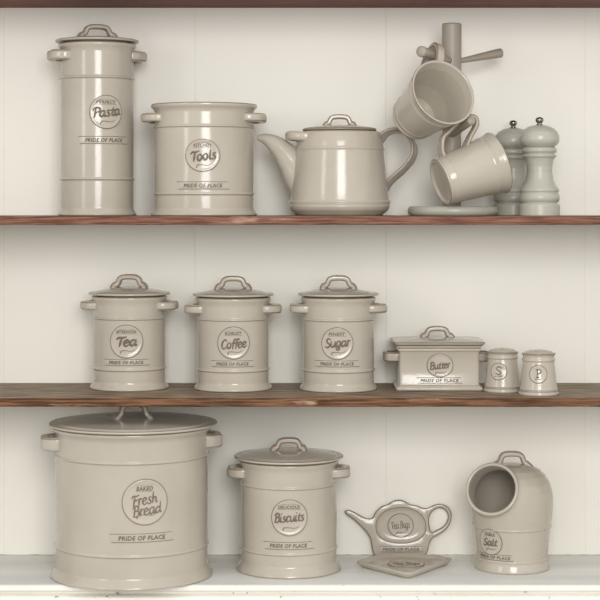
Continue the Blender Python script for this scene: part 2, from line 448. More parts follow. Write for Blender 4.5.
# painted bottom ledge with stepped moulding
lp = [(WY, 0, 0), (.004, 0, 0), (.001, -.0008, 1), (-.001, -.003, 1), (-.001, -.0075, 1), (.001, -.0095, 1), (.007, -.0105, 1), (.007, -.0135, 1), (-.004, -.0150, 1), (-.007, -.0165, 1), (-.008, -.019, 1),
      (-.008, -.026, 1), (-.004, -.029, 1), (.004, -.032, 1), (.006, -.05, 1), (.006, -.30, 1), (WY, -.30, 1)]
o = extrude_x(lp, -1.5, 1.5, 'trim_1', [LEDGE, MOULD]); o['kind'] = 'structure'
# ragged dirty joint where the ledge meets the boards
mb = MB(); pts = []; rr = []
for i in range(400):
    x = -1.45 + 2.9 * i / 399
    pts.append((x, WY - .0002, .0001)); rr.append(.0004 + .0009 * max(0, random.random() - .4))
mb.tube(pts, rr, 5)
o = mb.build('trim_2', DIRT); o['kind'] = 'structure'

def shelf_board(zt, depth_front, th, mats, label, wob):
    prof_n = 60; x0, x1 = -1.5, 1.5
    V = []; F = []; M = []
    cs = [(WY, zt, 0), (depth_front + .0012, zt, 1), (depth_front, zt - .0012, 1), (depth_front, zt - th + .0015, 1), (depth_front + .0015, zt - th, 0), (WY, zt - th, 0)]
    k = len(cs)
    for j in range(prof_n * 4 + 1):
        x = x0 + (x1 - x0) * j / (prof_n * 4)
        a = [random.uniform(-wob, wob) for _ in range(4)]
        for i, p in enumerate(cs):
            dy = a[i - 1] if 1 <= i <= 4 else 0; dz = -abs(a[i - 1]) * .6 if i in (2,) else (a[i - 1] * .5 if i in (3, 4) else 0)
            V.append((x, p[0] + dy, p[1] + dz))
    nn = prof_n * 4
    for j in range(nn):
        for i in range(k):
            i2 = (i + 1) % k; F.append((j * k + i, j * k + i2, (j + 1) * k + i2, (j + 1) * k + i)); M.append(cs[i][2])
    F.append(tuple(range(k))[::-1]); M.append(0); F.append(tuple(nn * k + i for i in range(k))); M.append(0)
    m = MB(); m.add(V, F, M)
    return tag(m.build('wooden_shelf', mats, None, False), label, 'shelf')
shelf_board(SH1, 0, TH, [WTOP, WEDGE], 'worn reddish wooden shelf carrying the pasta canister and the teapot', .0004)
shelf_board(SH2, 0, TH, [WTOP, WEDGE2], 'dark brown wooden shelf carrying the tea, coffee and sugar canisters', .0005)
shelf_board(TOPB + .014, 0, .014, [WUP, WUP], 'dark red-brown board along the top edge, above the pasta canister', .0003)

# ------------------------------------------------------------------ top shelf
# pasta jar
d = 2.675
T, s, z, R = canister('tall narrow grey ceramic pasta canister with lid, leftmost on the top shelf', 97.2, d, SH1, 36.3, 39, 38.8, 41.8,
    44.5, 56.5, 13.5, 43, 6.5, (17.5, 12.9, 4.9, 9), (179.3, 79), yaw=math.radians(20), lug_h=11)
a0, z0 = spot(97.2, d, R, math.radians(20), 106.4, 112, SH1)
emblem(T, curved(R, a0, z0), 16.2 * s, [('Pasta', 1.72, .02, .03)], 7, 'PERFECT', 1.15)
a0, z0 = spot(97.2, d, R, math.radians(20), 104.8, 140, SH1)
nameplate(T, curved(R, a0, z0), 51 * s, 7 * s)

# tools crock
d = 2.645
T, s, z, R = canister('wide open grey ceramic tools crock without a lid on the top shelf', 204.2, d, SH1, 49.4, 53, 53, 0,
    104.8, 118.4, 13.5, 0, 0, None, (194, 127.6), yaw=0, has_lid=False, name='utensil_crock', lug_spread=.5)
a0, z0 = spot(204.2, d, R, 0, 202.7, 155.3, SH1)
emblem(T, curved(R, a0, z0), 16.6 * s, [('Tools', 1.5, .0, .05)], 7, 'KITCHEN', 1.0, ry=15.6 * s)
a0, z0 = spot(204.2, d, R, 0, 203, 185.4, SH1)
nameplate(T, curved(R, a0, z0), 51 * s, 7 * s)

# teapot
d = 2.65; s = d / FPX
T = thing('teapot', 'grey ceramic teapot with curved spout and lid between the tools crock and the mug tree', 'teapot', (X(339.5, d), Y(d), SH1))
z = lambda py: Z(py, d) - SH1
x = lambda px_: (px_ - 339.5) * s
prof = [(0, .002), (40 * s, .002), (41 * s, 0), (43 * s, 0, 1), (43.5 * s, 1.6 * s), (46 * s, 3.2 * s), (48.6 * s, 5.5 * s), (50 * s, 8.5 * s), (50.4 * s, 11.5 * s), (50.2 * s, z(204.2)), (50.9 * s, z(203), 0), (51.2 * s, z(202)), (50.7 * s, z(200.8)), (49.6 * s, z(200))]
for q in range(1, 10):
    e = q / 10; prof.append(((49.5 - 5.4 * (e ** .9)) * s, z(200 - 49 * e)))
prof += [(44.2 * s, z(151)), (44.6 * s, z(150)), (45.1 * s, z(149.2)), (44.6 * s, z(148.2)), (43.9 * s, z(147.3)), (43.2 * s, z(142)), (42.3 * s, z(137)), (41.2 * s, z(133.5), 0), (40.2 * s, z(132)), (38.5 * s, z(131.8)), (37.5 * s, z(133)), (39.5 * s, z(145)), (45 * s, z(198)), (44 * s, z(208)), (0, z(210))]
MB().lathe(prof, 96).build('body', [GL, GLE], T)
# lid
z0 = z(131.6); L = 37.2 * s
lp = [(0, z0 - 3 * s), (34 * s, z0 - 3 * s), (34.3 * s, z0), (L - 1.4 * s, z0, 1), (L - .3 * s, z0 + .8 * s, 1), (L, z0 + 1.7 * s, 1), (L - .5 * s, z0 + 2.6 * s, 1), (L - 1.8 * s, z0 + 3.4 * s), (L - 6 * s, z0 + 4.4 * s)]
for q in range(1, 9): e = q / 8; lp.append(((L - 6 * s) * (1 - e), z0 + (4.4 + 2.2 * math.sin(e * PI / 2)) * s))
lid = MB().lathe(lp, 96).build('lid', [GL, GLE], T)
arch_handle(lid, z0 + 5.4 * s, 14.5 * s, 11.8 * s, 4.7 * s, 10 * s)
# spout: oval tube that swells into the belly
sp = catmull([(x(314), 0, z(186)), (x(303), 0, z(177)), (x(292.5), 0, z(163)), (x(282.5), 0, z(150.5)), (x(273.5), 0, z(143)), (x(265.5), 0, z(138.8)), (x(257.6), 0, z(137.6))], 6)
rs = [24, 19.5, 14.3, 10.8, 8.4, 5.6, 2.6]
def lerp_list(v, n):
    out = []
    for i in range(n):
        t = i / (n - 1) * (len(v) - 1); k = min(int(t), len(v) - 2); f = t - k; out.append(v[k] * (1 - f) + v[k + 1] * f)
    return out
rs = lerp_list(rs, len(sp))
sec = [(math.cos(2 * PI * k / 28), math.sin(2 * PI * k / 28), 0) for k in range(28)]
mb = MB(); mb.sweep(sp, sec, (0, 1, 0), [(r * s * (.62 + .2 * i / len(sp)), r * s) for i, r in enumerate(rs)], caps=False)
n = len(sp)  # lip turned into a short inner wall
mb.sweep([sp[-1], sp[-1] + (sp[-1] - sp[-2]).normalized() * .0006, sp[-2], sp[-6]], [(q[0], q[1], 1 if True else 0) for q in sec], (0, 1, 0), [(rs[-1] * s * .82, rs[-1] * s), (rs[-1] * s * .7, rs[-1] * s * .85), (rs[-2] * s * .55, rs[-2] * s * .6), (rs[-6] * s * .4, rs[-6] * s * .5)], caps=False)
mb.build('spout', [GL, GLE], T)
# strap handle, outer path
hp = catmull([(x(380), 0, z(140)), (x(386), 0, z(133.5)), (x(394), .001, z(130.8)), (x(403), .002, z(132.5)), (x(411), .003, z(139)), (x(414.6), .004, z(149)), (x(412), .004, z(159)), (x(404), .003, z(169)), (x(395), .002, z(177)), (x(388), .001, z(184)), (x(384), 0, z(190))], 6)
n = len(hp)
mb = MB(); mb.sweep(hp, rrect(.0085, .0026, .0018, 3, 1, 0), (.50, 1, -.32), [(1.0 + .25 * max(0, 1 - min(i, n - 1 - i) / 8),) * 2 for i in range(n)])
mb.build('handle', [GL, GLE], T)
# thumb ledge above the spout
P = catmull([(x(311), -.035, z(137.5)), (x(301), -.034, z(137)), (x(292), -.026, z(136.2)), (x(289), -.010, z(136)), (x(291), .006, z(136)), (x(300), .016, z(137)), (x(310), .018, z(138))], 6)
mb = MB(); mb.sweep(P, rrect(.0070, .0058, .0050, 4), (0, 0, 1)); mb.build('side_handle', [GL, GLE], T)

# mug tree
d = 2.655; s = d / FPX
tree_x = 451.8
T = thing('mug_tree', 'warm grey painted wooden mug tree with round base and pegs, two mugs hanging on it', 'mug tree', (X(tree_x, d), Y(d), SH1))
z = lambda py: Z(py, d) - SH1
bs = 45 * s; bh = 9.6 * s
prof = [(0, 0), (bs - 3 * s, 0), (bs - 1 * s, 1.2 * s), (bs, 3.4 * s), (bs, 6 * s), (bs - 1 * s, 8.4 * s), (bs - 3 * s, bh), (0, bh)]
MB().lathe(prof, 80).build('base', PAINT, T, loc=(1 * s, 0, 0))
ph = z(23.5)
prof = [(0, bh), (9.2 * s, bh), (9.3 * s, ph * .5), (9.8 * s, ph - 1.6 * s), (9.4 * s, ph - .5 * s, 0), (8.6 * s, ph), (0, ph)]
MB().lathe(prof, 48).build('post', PAINT_W, T)
def peg(p0, p1, r0, r1):
    P0 = Vector(p0); P1 = Vector(p1); pts = [P0.lerp(P1, i / 8) for i in range(9)]
    dr = (P1 - P0).normalized()
    rr = [r0 + (r1 - r0) * (i / 8) for i in range(9)]
    pts += [P1 + dr * r1 * .25, P1 + dr * r1 * .42, P1 + dr * r1 * .5]; rr += [r1 * .93, r1 * .7, .0003]
    m = MB(); m.sweep(pts, [(math.cos(2 * PI * k / 24), math.sin(2 * PI * k / 24), 0) for k in range(24)], None, rr)
    return m.build('peg', PAINT_W, T)
def loc(px_, py_, dd):   # world -> tree local
    return Vector((X(px_, dd) - X(tree_x, d), Y(dd) - Y(d), Z(py_, dd) - SH1))
peg(loc(450, 61, 2.648), loc(421.5, 51.5, 2.552), .0052, .0082)
peg(loc(457, 61.5, 2.660), loc(500, 53.0, 2.690), .0036, .0072)
peg(loc(451, 134, 2.650), loc(471.0, 120.5, 2.560), .0068, .0066)

def mug(label, M0, axis, up, depth_lab, handle_pts, h=.0945, R1=.0485, R0=.0345):
    """M0: centre of the mouth (world); axis points out of the mouth"""
    a = Vector(axis).normalized(); u = Vector(up); u = (u - a * a.dot(u)).normalized(); v = a.cross(u)
    base = Vector(M0) - a * h
    T = thing('mug', label, 'mug', base, 0, None)
    Mx = Matrix((( u.x, v.x, a.x), (u.y, v.y, a.y), (u.z, v.z, a.z))).to_4x4()
    T.rotation_euler = Mx.to_euler()
    f = lambda t: R0 + (R1 - .0018 - R0) * t
    prof = [(0, .003), (R0 - .005, .003), (R0 - .004, 0.0), (R0 - .001, 0, 1), (R0 + .0008, .0012), (R0 + .0008, .0035), (R0 - .0002, .0055)]
    def bd(t, p=.0007, hh=.0030):
        r = f(t); zz = h * t; return [(r, zz - hh * .6), (r + p, zz - hh * .2), (r + p, zz + hh * .2), (r + .0002, zz + hh * .6)]
    prof += bd(.15) + [(f(.4), h * .4), (f(.6), h * .6)] + bd(.80)
    prof += [(f(.87), h * .87), (f(.93) + .0006, h * .93), (R1 - .0012, h * .965), (R1, h * .985, 1), (R1 - .0006, h, 0), (R1 - .0022, h + .0002), (R1 - .0038, h * .985), (f(.85) - .0035, h * .85), (f(.4) - .0035, h * .4), (R0 - .005, h * .12), (R0 - .010, h * .075), (0, h * .07)]
    MB().lathe(prof, 80).build('body', [GL, GLE], T)
    P = catmull([(p[0], p[2] if len(p) > 2 else 0, p[1]) for p in handle_pts], 7); n = len(P)
    m = MB(); m.sweep(P, rrect(.0072, .0034, .0022, 3, 1, 0), (.12, 1, .05), [(1 + .3 * max(0, 1 - min(i, n - 1 - i) / 7), 1) for i in range(n)])
    m.build('handle', [GL, GLE], T)
    return T
ax = Vector((.41, -.84, .355)).normalized()
dM = 2.543
M0 = Vector((X(443.6, dM), Y(dM), Z(92, dM)))
mug('grey ceramic mug hanging mouth outwards from the upper peg of the mug tree', M0, ax, (0.22, 0, 1), 0,
    [(.036, .020), (.047, .020), (.062, .030), (.077, .042), (.0865, .058), (.0865, .074), (.075, .083), (.058, .082), (.044, .076)], R1=.0510)
ax = Vector((.905, .25, .31)).normalized()
dC = 2.600
M0 = Vector((X(497.5, dC), Y(dC), Z(162.5, dC)))
mug('grey ceramic mug hanging on its side from the lower peg, beside the pepper mills', M0, ax, (-.1, 0, 1), 0,
    [(.032, .016), (.044, .017), (.060, .024), (.0655, .034), (.0725, .050), (.0775, .067), (.074, .080), (.063, .080), (.050, .066), (.038, .054)], R1=.0468)

# pepper mills
d = 2.60; s = d / FPX
def make_mill():
    T = thing('pepper_mill', 'pale grey-green turned wooden mill standing rightmost on the top shelf', 'pepper mill', (X(539.5, d), Y(d), SH1), 0, 'pepper mills on the top shelf')
    z = lambda py: Z(py, d) - SH1
    zb = z(216.2)
    q = [(0, 0), (19.8, 0), (20.3, .8), (20.3, 10.5), (19.6, 11.8), (17.6, 12.4), (17.6, 13.4), (19.2, 14.2), (20.1, 17), (20.0, 20), (18.8, 22.4), (18.2, 23.2), (19.0, 24.0), (19.6, 25.2), (19.2, 26.8),
         (17.4, 29), (15.2, 32.5), (13.6, 37), (12.6, 43), (12.7, 49), (13.6, 54), (14.6, 57), (15.0, 58), (16.6, 58.8), (17.0, 60), (16.4, 61.2), (14.8, 61.8), (14.8, 62.6), (16.8, 63.2), (17.4, 65), (17.3, 66.5), (16.4, 68), (14.8, 68.6), (0, 68.6)]
    MB().lathe([(a * s, b_ * s) for a, b_ in q], 64).build('body', PAINT, T)
    q = [(0, 68.6), (14.6, 68.6), (15.0, 69.2), (17.2, 70.6), (19.2, 73), (19.9, 76), (19.6, 79.5), (18.0, 83.4), (15.0, 86.6), (11.0, 89.0), (6.5, 90.4), (3.0, 90.9), (0, 91)]
    MB().lathe([(a * s, b_ * s) for a, b_ in q], 64).build('head', PAINT, T)
    q = [(0, 90.8), (3.4, 90.8), (3.5, 91.3), (2.5, 91.8), (2.3, 92.6), (3.0, 93.4), (4.0, 94.8), (4.1, 96.0), (3.4, 97.6), (1.8, 98.6), (0, 98.9)]
    MB().lathe([(a * s, b_ * s) for a, b_ in q], 32).build('knob', CHR, T)
    return T
m1 = make_mill()
m2 = m1.copy(); C.objects.link(m2)
for ch in list(m1.children):
    c = ch.copy(); C.objects.link(c); c.parent = m2
d2 = 2.695
m2.location = (X(513.2, d2), Y(d2), SH1)
m2['label'] = 'pale grey-green turned wooden mill standing between the lower mug and the other mill'

# ------------------------------------------------------------------ middle shelf
CG = 'lidded canisters on the middle shelf'
d = 2.684
def middle(label, cx, d, radii, z_px, lug_px, lug_out, lid_px, arch, beads, yaw, em, er, word, ww, rise, top, tw, npx, npw):
    T, s, z, R = canister(label, cx, d, SH2, *radii, z_px, lug_px, lug_out, lid_px, 8.0, arch, beads, yaw=yaw, lug_h=9.6, group=CG)
    a0, z0 = spot(cx, d, R, yaw, em[0], em[1], SH2)
    emblem(T, curved(R, a0, z0), er * s, [(word, ww, em[2], .02)], rise, top, tw)
    a0, z0 = spot(cx, d, R, yaw, npx[0], npx[1], SH2)
    nameplate(T, curved(R, a0, z0), npw * s, 5.8 * s)
middle('grey ceramic tea canister with lid, leftmost on the middle shelf', 129.4, 2.676, (36, 39.3, 37.6, 41), 295.6, 305, 12.8, 294.4,
    (15.5, 13.2, 5.4, 9.5), (367.2, 317), math.radians(-4), (126.4, 341.6, 0), 16, 'Tea', 1.25, 3, 'AFTERNOON', 1.2, (126, 362.6), 46)
middle('grey ceramic coffee canister with lid between the tea and sugar canisters', 233.2, 2.666, (35.6, 39, 37.6, 40.7), 296.8, 308.5, 13.3, 295.6,
    (15.5, 12.6, 5.4, 9.5), (368.5, 318), 0, (233.6, 343, -.05), 15.6, 'Coffee', 1.6, 4, 'ROBUST', 1.0, (232.5, 364), 43)
middle('grey ceramic sugar canister with lid, left of the butter dish', 338.3, 2.659, (35.5, 38.7, 37.4, 40.6), 296.6, 308, 13.6, 295.2,
    (15.5, 12.8, 5.4, 9.5), (369, 318.5), 0, (337.3, 343.6, .06), 15.4, 'Sugar', 1.6, 4, 'FINEST', 1.0, (337, 364), 45)

# butter dish
df = 2.628; s = df / FPX; dm = df + .052
T = thing('butter_dish', 'rectangular grey ceramic butter dish with lid and loop handle', 'butter dish', (X(439.8, df), Y(df) + .052, SH2))
z = lambda py: Z(py, df) - SH2
def rect_loft(levels, r=.006, n=4):
    """levels: (half_x, half_y, z[, mat])"""
    V = []; F = []; M = []; k = 4 * (n + 1)
    for L_ in levels:
        hx, hy, zz = L_[:3]; rr = max(.0005, min(r, hx * .5, hy * .5))
        for (sx, sy, a0) in ((1, 1, 0), (-1, 1, 90), (-1, -1, 180), (1, -1, 270)):
            for q in range(n + 1):
                t = math.radians(a0 + 90 * q / n); V.append((sx * (hx - rr) + rr * math.cos(t), sy * (hy - rr) + rr * math.sin(t), zz))
    for i in range(len(levels) - 1):
        mi = levels[i][3] if len(levels[i]) > 3 else 0
        for q in range(k): F.append((i * k + q, i * k + (q + 1) % k, (i + 1) * k + (q + 1) % k, (i + 1) * k + q)); M.append(mi)
    F.append(tuple(range(k))[::-1]); M.append(0); F.append(tuple((len(levels) - 1) * k + q for q in range(k))); M.append(0)
    return MB().add(V, F, M)
hx = 40.2 * s; hy = .046; px = s
lv = [(hx + 2.0 * px, hy + 2.0 * px, 0), (hx + 3.4 * px, hy + 3.4 * px, .8 * px), (hx + 3.4 * px, hy + 3.4 * px, 2.6 * px), (hx + 2.4 * px, hy + 2.4 * px, 3.8 * px), (hx + .8 * px, hy + .8 * px, 5.0 * px, 1), (hx + .5 * px, hy + .5 * px, 5.4 * px), (hx, hy, 6.4 * px), (hx, hy, z(352.5)),
      (hx + .6 * px, hy + .6 * px, z(351.6)), (hx + 1.6 * px, hy + 1.6 * px, z(351), 0), (hx + 1.7 * px, hy + 1.7 * px, z(349.9)), (hx + .9 * px, hy + .9 * px, z(349.2), 1), (hx + .6 * px, hy + .6 * px, z(348.6), 1), (hx + 1.6 * px, hy + 1.6 * px, z(348), 0), (hx + 2.2 * px, hy + 2.2 * px, z(347.2)), (hx + 2.0 * px, hy + 2.0 * px, z(346.4), 1), (hx, hy, z(346.2))]
rect_loft(lv, .004).build('body', [GL, GLE], T)
lv = [(hx, hy, z(346.2)), (hx + 3.0 * px, hy + 3.0 * px, z(346.1), 1), (hx + 4.6 * px, hy + 4.6 * px, z(344.8), 0), (hx + 5.8 * px, hy + 5.8 * px, z(343.4), 1), (hx + 5.9 * px, hy + 5.9 * px, z(342.7), 1), (hx + 5.0 * px, hy + 5.0 * px, z(342.2), 0), (hx + 1.0 * px, hy + 1.0 * px, z(341.6)), (hx * .8, hy * .8, z(340.6)), (hx * .5, hy * .5, z(339.6)), (hx * .2, hy * .2, z(339.3))]
lid = rect_loft(lv, .007).build('lid', [GL, GLE], T)
arch_handle(lid, z(340.2), 15 * px, 11.9 * px, 5.2 * px, 9 * px)
for sd in (-1, 1):
    P = catmull([(sd * (hx - .003), -.020, z(359)), (sd * (hx + .004), -.020, z(359)), (sd * (hx + 10.0 * px), -.017, z(359)), (sd * (hx + 12.5 * px), -.006, z(359)), (sd * (hx + 12.5 * px), .006, z(359)), (sd * (hx + 10.0 * px), .017, z(359)), (sd * (hx + .004), .020, z(359)), (sd * (hx - .003), .020, z(359))], 5)
    m = MB(); m.sweep(P, rrect(4.7 * px, .0035, .0022, 3, 1, 0), (0, 0, 1)); m.build('side_handle', [GL, GLE], T)
Mf = Matrix(((1, 0, 0, 0), (0, 0, -1, -hy), (0, 1, 0, 0), (0, 0, 0, 1)))
def flat_at(cx_, cz_): return lambda u, v, h: Vector((cx_ + u, -hy - h, cz_ + v))
emblem(T, flat_at((440.3 - 439.8) * s, z(365.8)), 12.8 * s, [('Butter', 1.6, .02, .0)], 6, None, ry=11.4 * s)
nameplate(T, flat_at(0, z(380.8)), 44 * s, 5.4 * s, tw=.86, plate=False)

# shakers
def shaker(label, letter, cx, d, half_top, half_bot, half_base, y_dome, y_rim, y_bead, y_low, em_px, em_r, seed):
    s = d / FPX
    T = thing('shaker', label, 'shaker', (X(cx, d), Y(d), SH2), 0, 'salt and pepper shakers')
    z = lambda py: Z(py, d) - SH2
    zr = z(y_rim); zb = z(y_bead); zl = z(y_low)
    f = lambda zz: (half_bot + (half_top - half_bot) * (zz - zl) / (zb - zl)) * s
    B = half_base * s
    prof = [(0, .001), (B * .9, .001), (B * .93, 0), (B * .985, .0), (B, .9 * s), (B - .3 * s, 2.2 * s), (B - 1.4 * s, 4.0 * s), (f(zl) + .8 * s, zl - 1.6 * s), (f(zl) + .9 * s, zl - .9 * s, 1), (f(zl) + .2 * s, zl - .1 * s)]
    for q in range(9): zz = zl + (zb - zl) * q / 8; prof.append((f(zz), zz + .4 * s if q == 0 else zz))
    prof += [(f(zb) + .8 * s, zb + .5 * s), (f(zb) + 1.1 * s, zb + 1.5 * s), (f(zb) + .6 * s, zb + 2.6 * s), (f(zb) + .1 * s, zb + 3.6 * s), (f(zb) + .1 * s, zr - 2 * s), (f(zb) + 1.0 * s, zr - .9 * s, 1), (f(zb) + 1.3 * s, zr, 1), (f(zb) + .8 * s, zr + .6 * s, 0), (f(zb) - 1.2 * s, zr + .7 * s)]
    r0 = f(zb) - 1.2 * s; zd = z(y_dome)
    for q in range(1, 9): e = q / 8; prof.append((r0 * math.cos(e * PI / 2) if q < 8 else 0, zr + .7 * s + (zd - zr - .7 * s) * math.sin(e * PI / 2)))
    MB().lathe(prof, 72).build('body', [GL, GLE], T)
    mb = MB()
    for (a, rr) in [(0, 0)] + [(k * 2 * PI / 5, 4.5 * s) for k in range(5)]:
        zz = zd - .2 * s - (0 if rr == 0 else .45 * s)
        mb.lathe([(0, zz + .00035), (.0009, zz + .0003), (.0011, zz)], 10, cx=rr * math.cos(a), cy=rr * math.sin(a))
    mb.build('pour_hole', INK, T)
    ex, ey = em_px
    a0, ez = spot(cx, d, f, 0, ex, ey, SH2)
    emblem_s(T, taper(f, a0, ez), em_r * s, letter)
    return T
def emblem_s(T, mp, r, letter):
    mb = MB(); n = 40; h = .0008; V = []; F = []
    prof = [(0, h * .5), (.4, h * .5), (.8, h * .5), (.93, h), (1.0, h * .8), (1.05, -h)]
    for q, hh in prof:
        for k in range(n): a = 2 * PI * k / n; V.append(mp(q * r * math.cos(a), q * r * math.sin(a), hh))
    for i in range(len(prof) - 1):
        for k in range(n): F.append((i * n + k, i * n + (k + 1) % n, (i + 1) * n + (k + 1) % n, (i + 1) * n + k))
    mb.add(V, F, 0)
    mb.tube([mp(r * math.cos(2 * PI * k / n), r * math.sin(2 * PI * k / n), h * .5) for k in range(n)], .0006, 6, closed=True, mat=1)
    e = mb.build('emblem', [GL, INK], T)
    lt = MB(); mp2 = lambda u, v, hh: mp(u, v, hh + h * .5)
    if letter == 'S': st = [[(.32, .42), (.05, .58), (-.22, .42), (-.1, .15), (.2, -.02), (.28, -.25), (.0, -.38), (-.3, -.22)]]
    else: st = [[(-.08, .5), (-.08, 0), (-.08, -.36)], [(-.22, .5), (.1, .55), (.32, .35), (.15, .08), (-.08, .06)], [(-.2, -.36), (.06, -.36)]]
    for S_ in st:
        P = catmull([(p[0], p[1], 0) for p in S_], 5); lt.tube([mp2(p.x * r, p.y * r, 0) for p in P], .00085, 6)
    P = catmull([(-.4, -.62, 0), (-.1, -.55, 0), (.2, -.6, 0), (.45, -.5, 0)], 4); lt.tube([mp2(p.x * r, p.y * r, 0) for p in P], .0005, 5)
    lt.build('lettering', INK, e)
shaker('small grey ceramic shaker marked S, right of the butter dish', 'S', 502.4, 2.630, 14.7, 17.6, 18.9, 347.8, 351.8, 358.5, 385.5, (498.6, 371.5), 8.2, 1)
shaker('small grey ceramic shaker marked P, rightmost on the middle shelf', 'P', 538.6, 2.588, 15.6, 18.6, 20.4, 349.3, 353.3, 361, 388.5, (538.2, 374.3), 8.7, 2)

# ------------------------------------------------------------------ bottom ledge
d = 2.612
yw = math.radians(9)
T, s, z, R = canister('very large grey ceramic bread bin with lid, left on the bottom ledge under the shelf', 131.8, d, SH3, 76, 81, 79.5, 83,
    424.8, 440.6, 15, 424.2, 6.5, (17, 17.6, 5.0, 15), (542.3, 453), yaw=yw, lug_h=14.5, name='bread_bin', lug_spread=.24, flare_px=6.5)
for o_ in T.children:
    if o_.name.startswith('lid'): o_.location.x = .0024; o_.scale = (1.012, 1.012, 1)
a0, z0 = spot(131.8, d, R, yw, 145.2, 502, SH3)
emblem(T, curved(R, a0, z0), 21.8 * s, [('Fresh', 1.12, .12, -.02), ('Bread', 1.28, -.34, .08)], 9, 'BAKED', .72, cap=.46)
a0, z0 = spot(131.8, d, R, yw, 142.4, 538, SH3)
nameplate(T, curved(R, a0, z0), 61 * s, 8 * s)
d = 2.650
T, s, z, R = canister('large grey ceramic biscuit canister with lid, between the bread bin and the tea tidies', 288.8, d, SH3, 48, 52.3, 50, 54.8,
    458.5, 471, 14, 457.3, 8.4, (15.5, 12.4, 5.4, 11), (545.6, 481.6), yaw=math.radians(-1), lug_h=11, name='biscuit_canister', lug_spread=.34, flare_px=7)
a0, z0 = spot(288.8, d, R, math.radians(-1), 289.4, 517.8, SH3)
emblem(T, curved(R, a0, z0), 17.3 * s, [('Biscuits', 1.68, .02, .0)], 4, 'DELICIOUS', 1.2, cap=.5)
a0, z0 = spot(288.8, d, R, math.radians(-1), 288.5, 546, SH3)
nameplate(T, curved(R, a0, z0), 49 * s, 7 * s)

# ---- tea bag tidy leaning on the back boards
d = 2.727; s = d / FPX
O = [(45,127),(52,121),(70,120),(100,134),(130,151),(155,160),(172,157),(182,142),(192,124),(215,103),(245,92),(268,78),(295,71),(325,77),(350,92),(385,99),(412,110),(432,109),(460,96),(488,90),(512,96),(532,112),(542,140),(536,180),(515,212),(482,236),(456,250),(440,275),(433,305),(424,324),(404,338),(300,341),(195,338),(178,320),(170,290),(166,260),(148,226),(120,195),(85,162),(56,142)]
H = [(440,200),(436,168),(444,138),(462,118),(490,109),(514,122),(525,150),(515,182),(495,202),(472,214),(450,224)]
tx = lambda a: (335 + a / 4.615 - 400) * s
tz = lambda a: Z(485 + 341 / 4.615, d) + (Z(485 + a / 4.615, d) - Z(485 + 341 / 4.615, d)) * .968
def ring_mesh(outline, z0, z1, holes=()):
    pass
def inset(poly, dist):
    n = len(poly); out = []
    area_ = sum(poly[i][0] * poly[(i + 1) % n][1] - poly[(i + 1) % n][0] * poly[i][1] for i in range(n))
    sg = 1 if area_ > 0 else -1
    for i in range(n):
        a = Vector(poly[i - 1]); c = Vector(poly[(i + 1) % n]); t = (c - a).normalized()
        nrm = Vector((-t.y, t.x)) * sg
        out.append((poly[i][0] + nrm.x * dist, poly[i][1] + nrm.y * dist))
    return out
def plate_from_outline(out, hole, thick, edge_mat=1, bev=.0016, recess=None, rec_depth=.003, wall_w=.006):
    """solid plate in the x-y plane, front face at z = 0 and back at -thick; recess: inner outline sunk by rec_depth"""
    m = MB(); n = len(out)
    bm = bmesh.new()
    def loop(poly, zz): return [bm.verts.new((p[0], p[1], zz)) for p in poly]
    def bridge(a, b_, mi):
        k = len(a)
        for i in range(k):
            f = bm.faces.new((a[i], a[(i + 1) % k], b_[(i + 1) % k], b_[i])); f.material_index = mi; f.smooth = True
    def fill(loops, mi):
        es = []
        for L_ in loops:
            for i in range(len(L_)):
                e = bm.edges.get((L_[i], L_[(i + 1) % len(L_)])) or bm.edges.new((L_[i], L_[(i + 1) % len(L_)])); es.append(e)
        r = bmesh.ops.triangle_fill(bm, edges=es, use_beauty=True)
        for g in r['geom']:
            if isinstance(g, bmesh.types.BMFace): g.material_index = mi; g.smooth = True
    o_b = loop(inset(out, bev), -thick); o_m1 = loop(out, -thick + bev); o_m2 = loop(out, -bev); o_e = loop(inset(out, bev * .5), -bev * .25); o_t = loop(inset(out, bev), 0)
    bridge(o_b, o_m1, 0); bridge(o_m1, o_m2, 0); bridge(o_m2, o_e, edge_mat); bridge(o_e, o_t, edge_mat)
    tops = [o_t]; bots = [o_b]
    if hole:
        h_b = loop(inset(hole, -bev), -thick); h1 = loop(hole, -thick + bev); h2 = loop(hole, -bev); h3 = loop(inset(hole, -bev), 0)
        bridge(h_b, h1, 0); bridge(h1, h2, 0); bridge(h2, h3, edge_mat); tops.append(h3); bots.append(h_b)
    if recess:
        r0 = loop(recess, 0); r1 = loop(inset(recess, .0007), -.0002); r2 = loop(inset(recess, .0014), -.0012); r3 = loop(inset(recess, wall_w), -rec_depth * .9); r4 = loop(inset(recess, wall_w * 1.5), -rec_depth)
        bridge(r0, r1, edge_mat); bridge(r1, r2, edge_mat); bridge(r2, r3, 0); bridge(r3, r4, 0); tops.append(r0); fill([r4], 0)
    fill(tops, 0); fill(bots, 0)
    bmesh.ops.recalc_face_normals(bm, faces=bm.faces)
    return bm
def bm_obj(bm, name, mats, parent, M=None):
    me = bpy.data.meshes.new(name)
    if M is not None: bmesh.ops.transform(bm, matrix=M, verts=bm.verts)
    bm.to_mesh(me); bm.free()
    for q in mats: me.materials.append(q)
    o = bpy.data.objects.new(name, me); C.objects.link(o)
    if parent: o.parent = parent
    return o
lean = math.radians(5)
zbot = tz(341)
T = thing('tea_bag_tidy', 'flat grey ceramic tea bag tidy shaped like a teapot, leaning upright against the boards', 'tea bag tidy', (X(400, d), WY - .016, .0002))
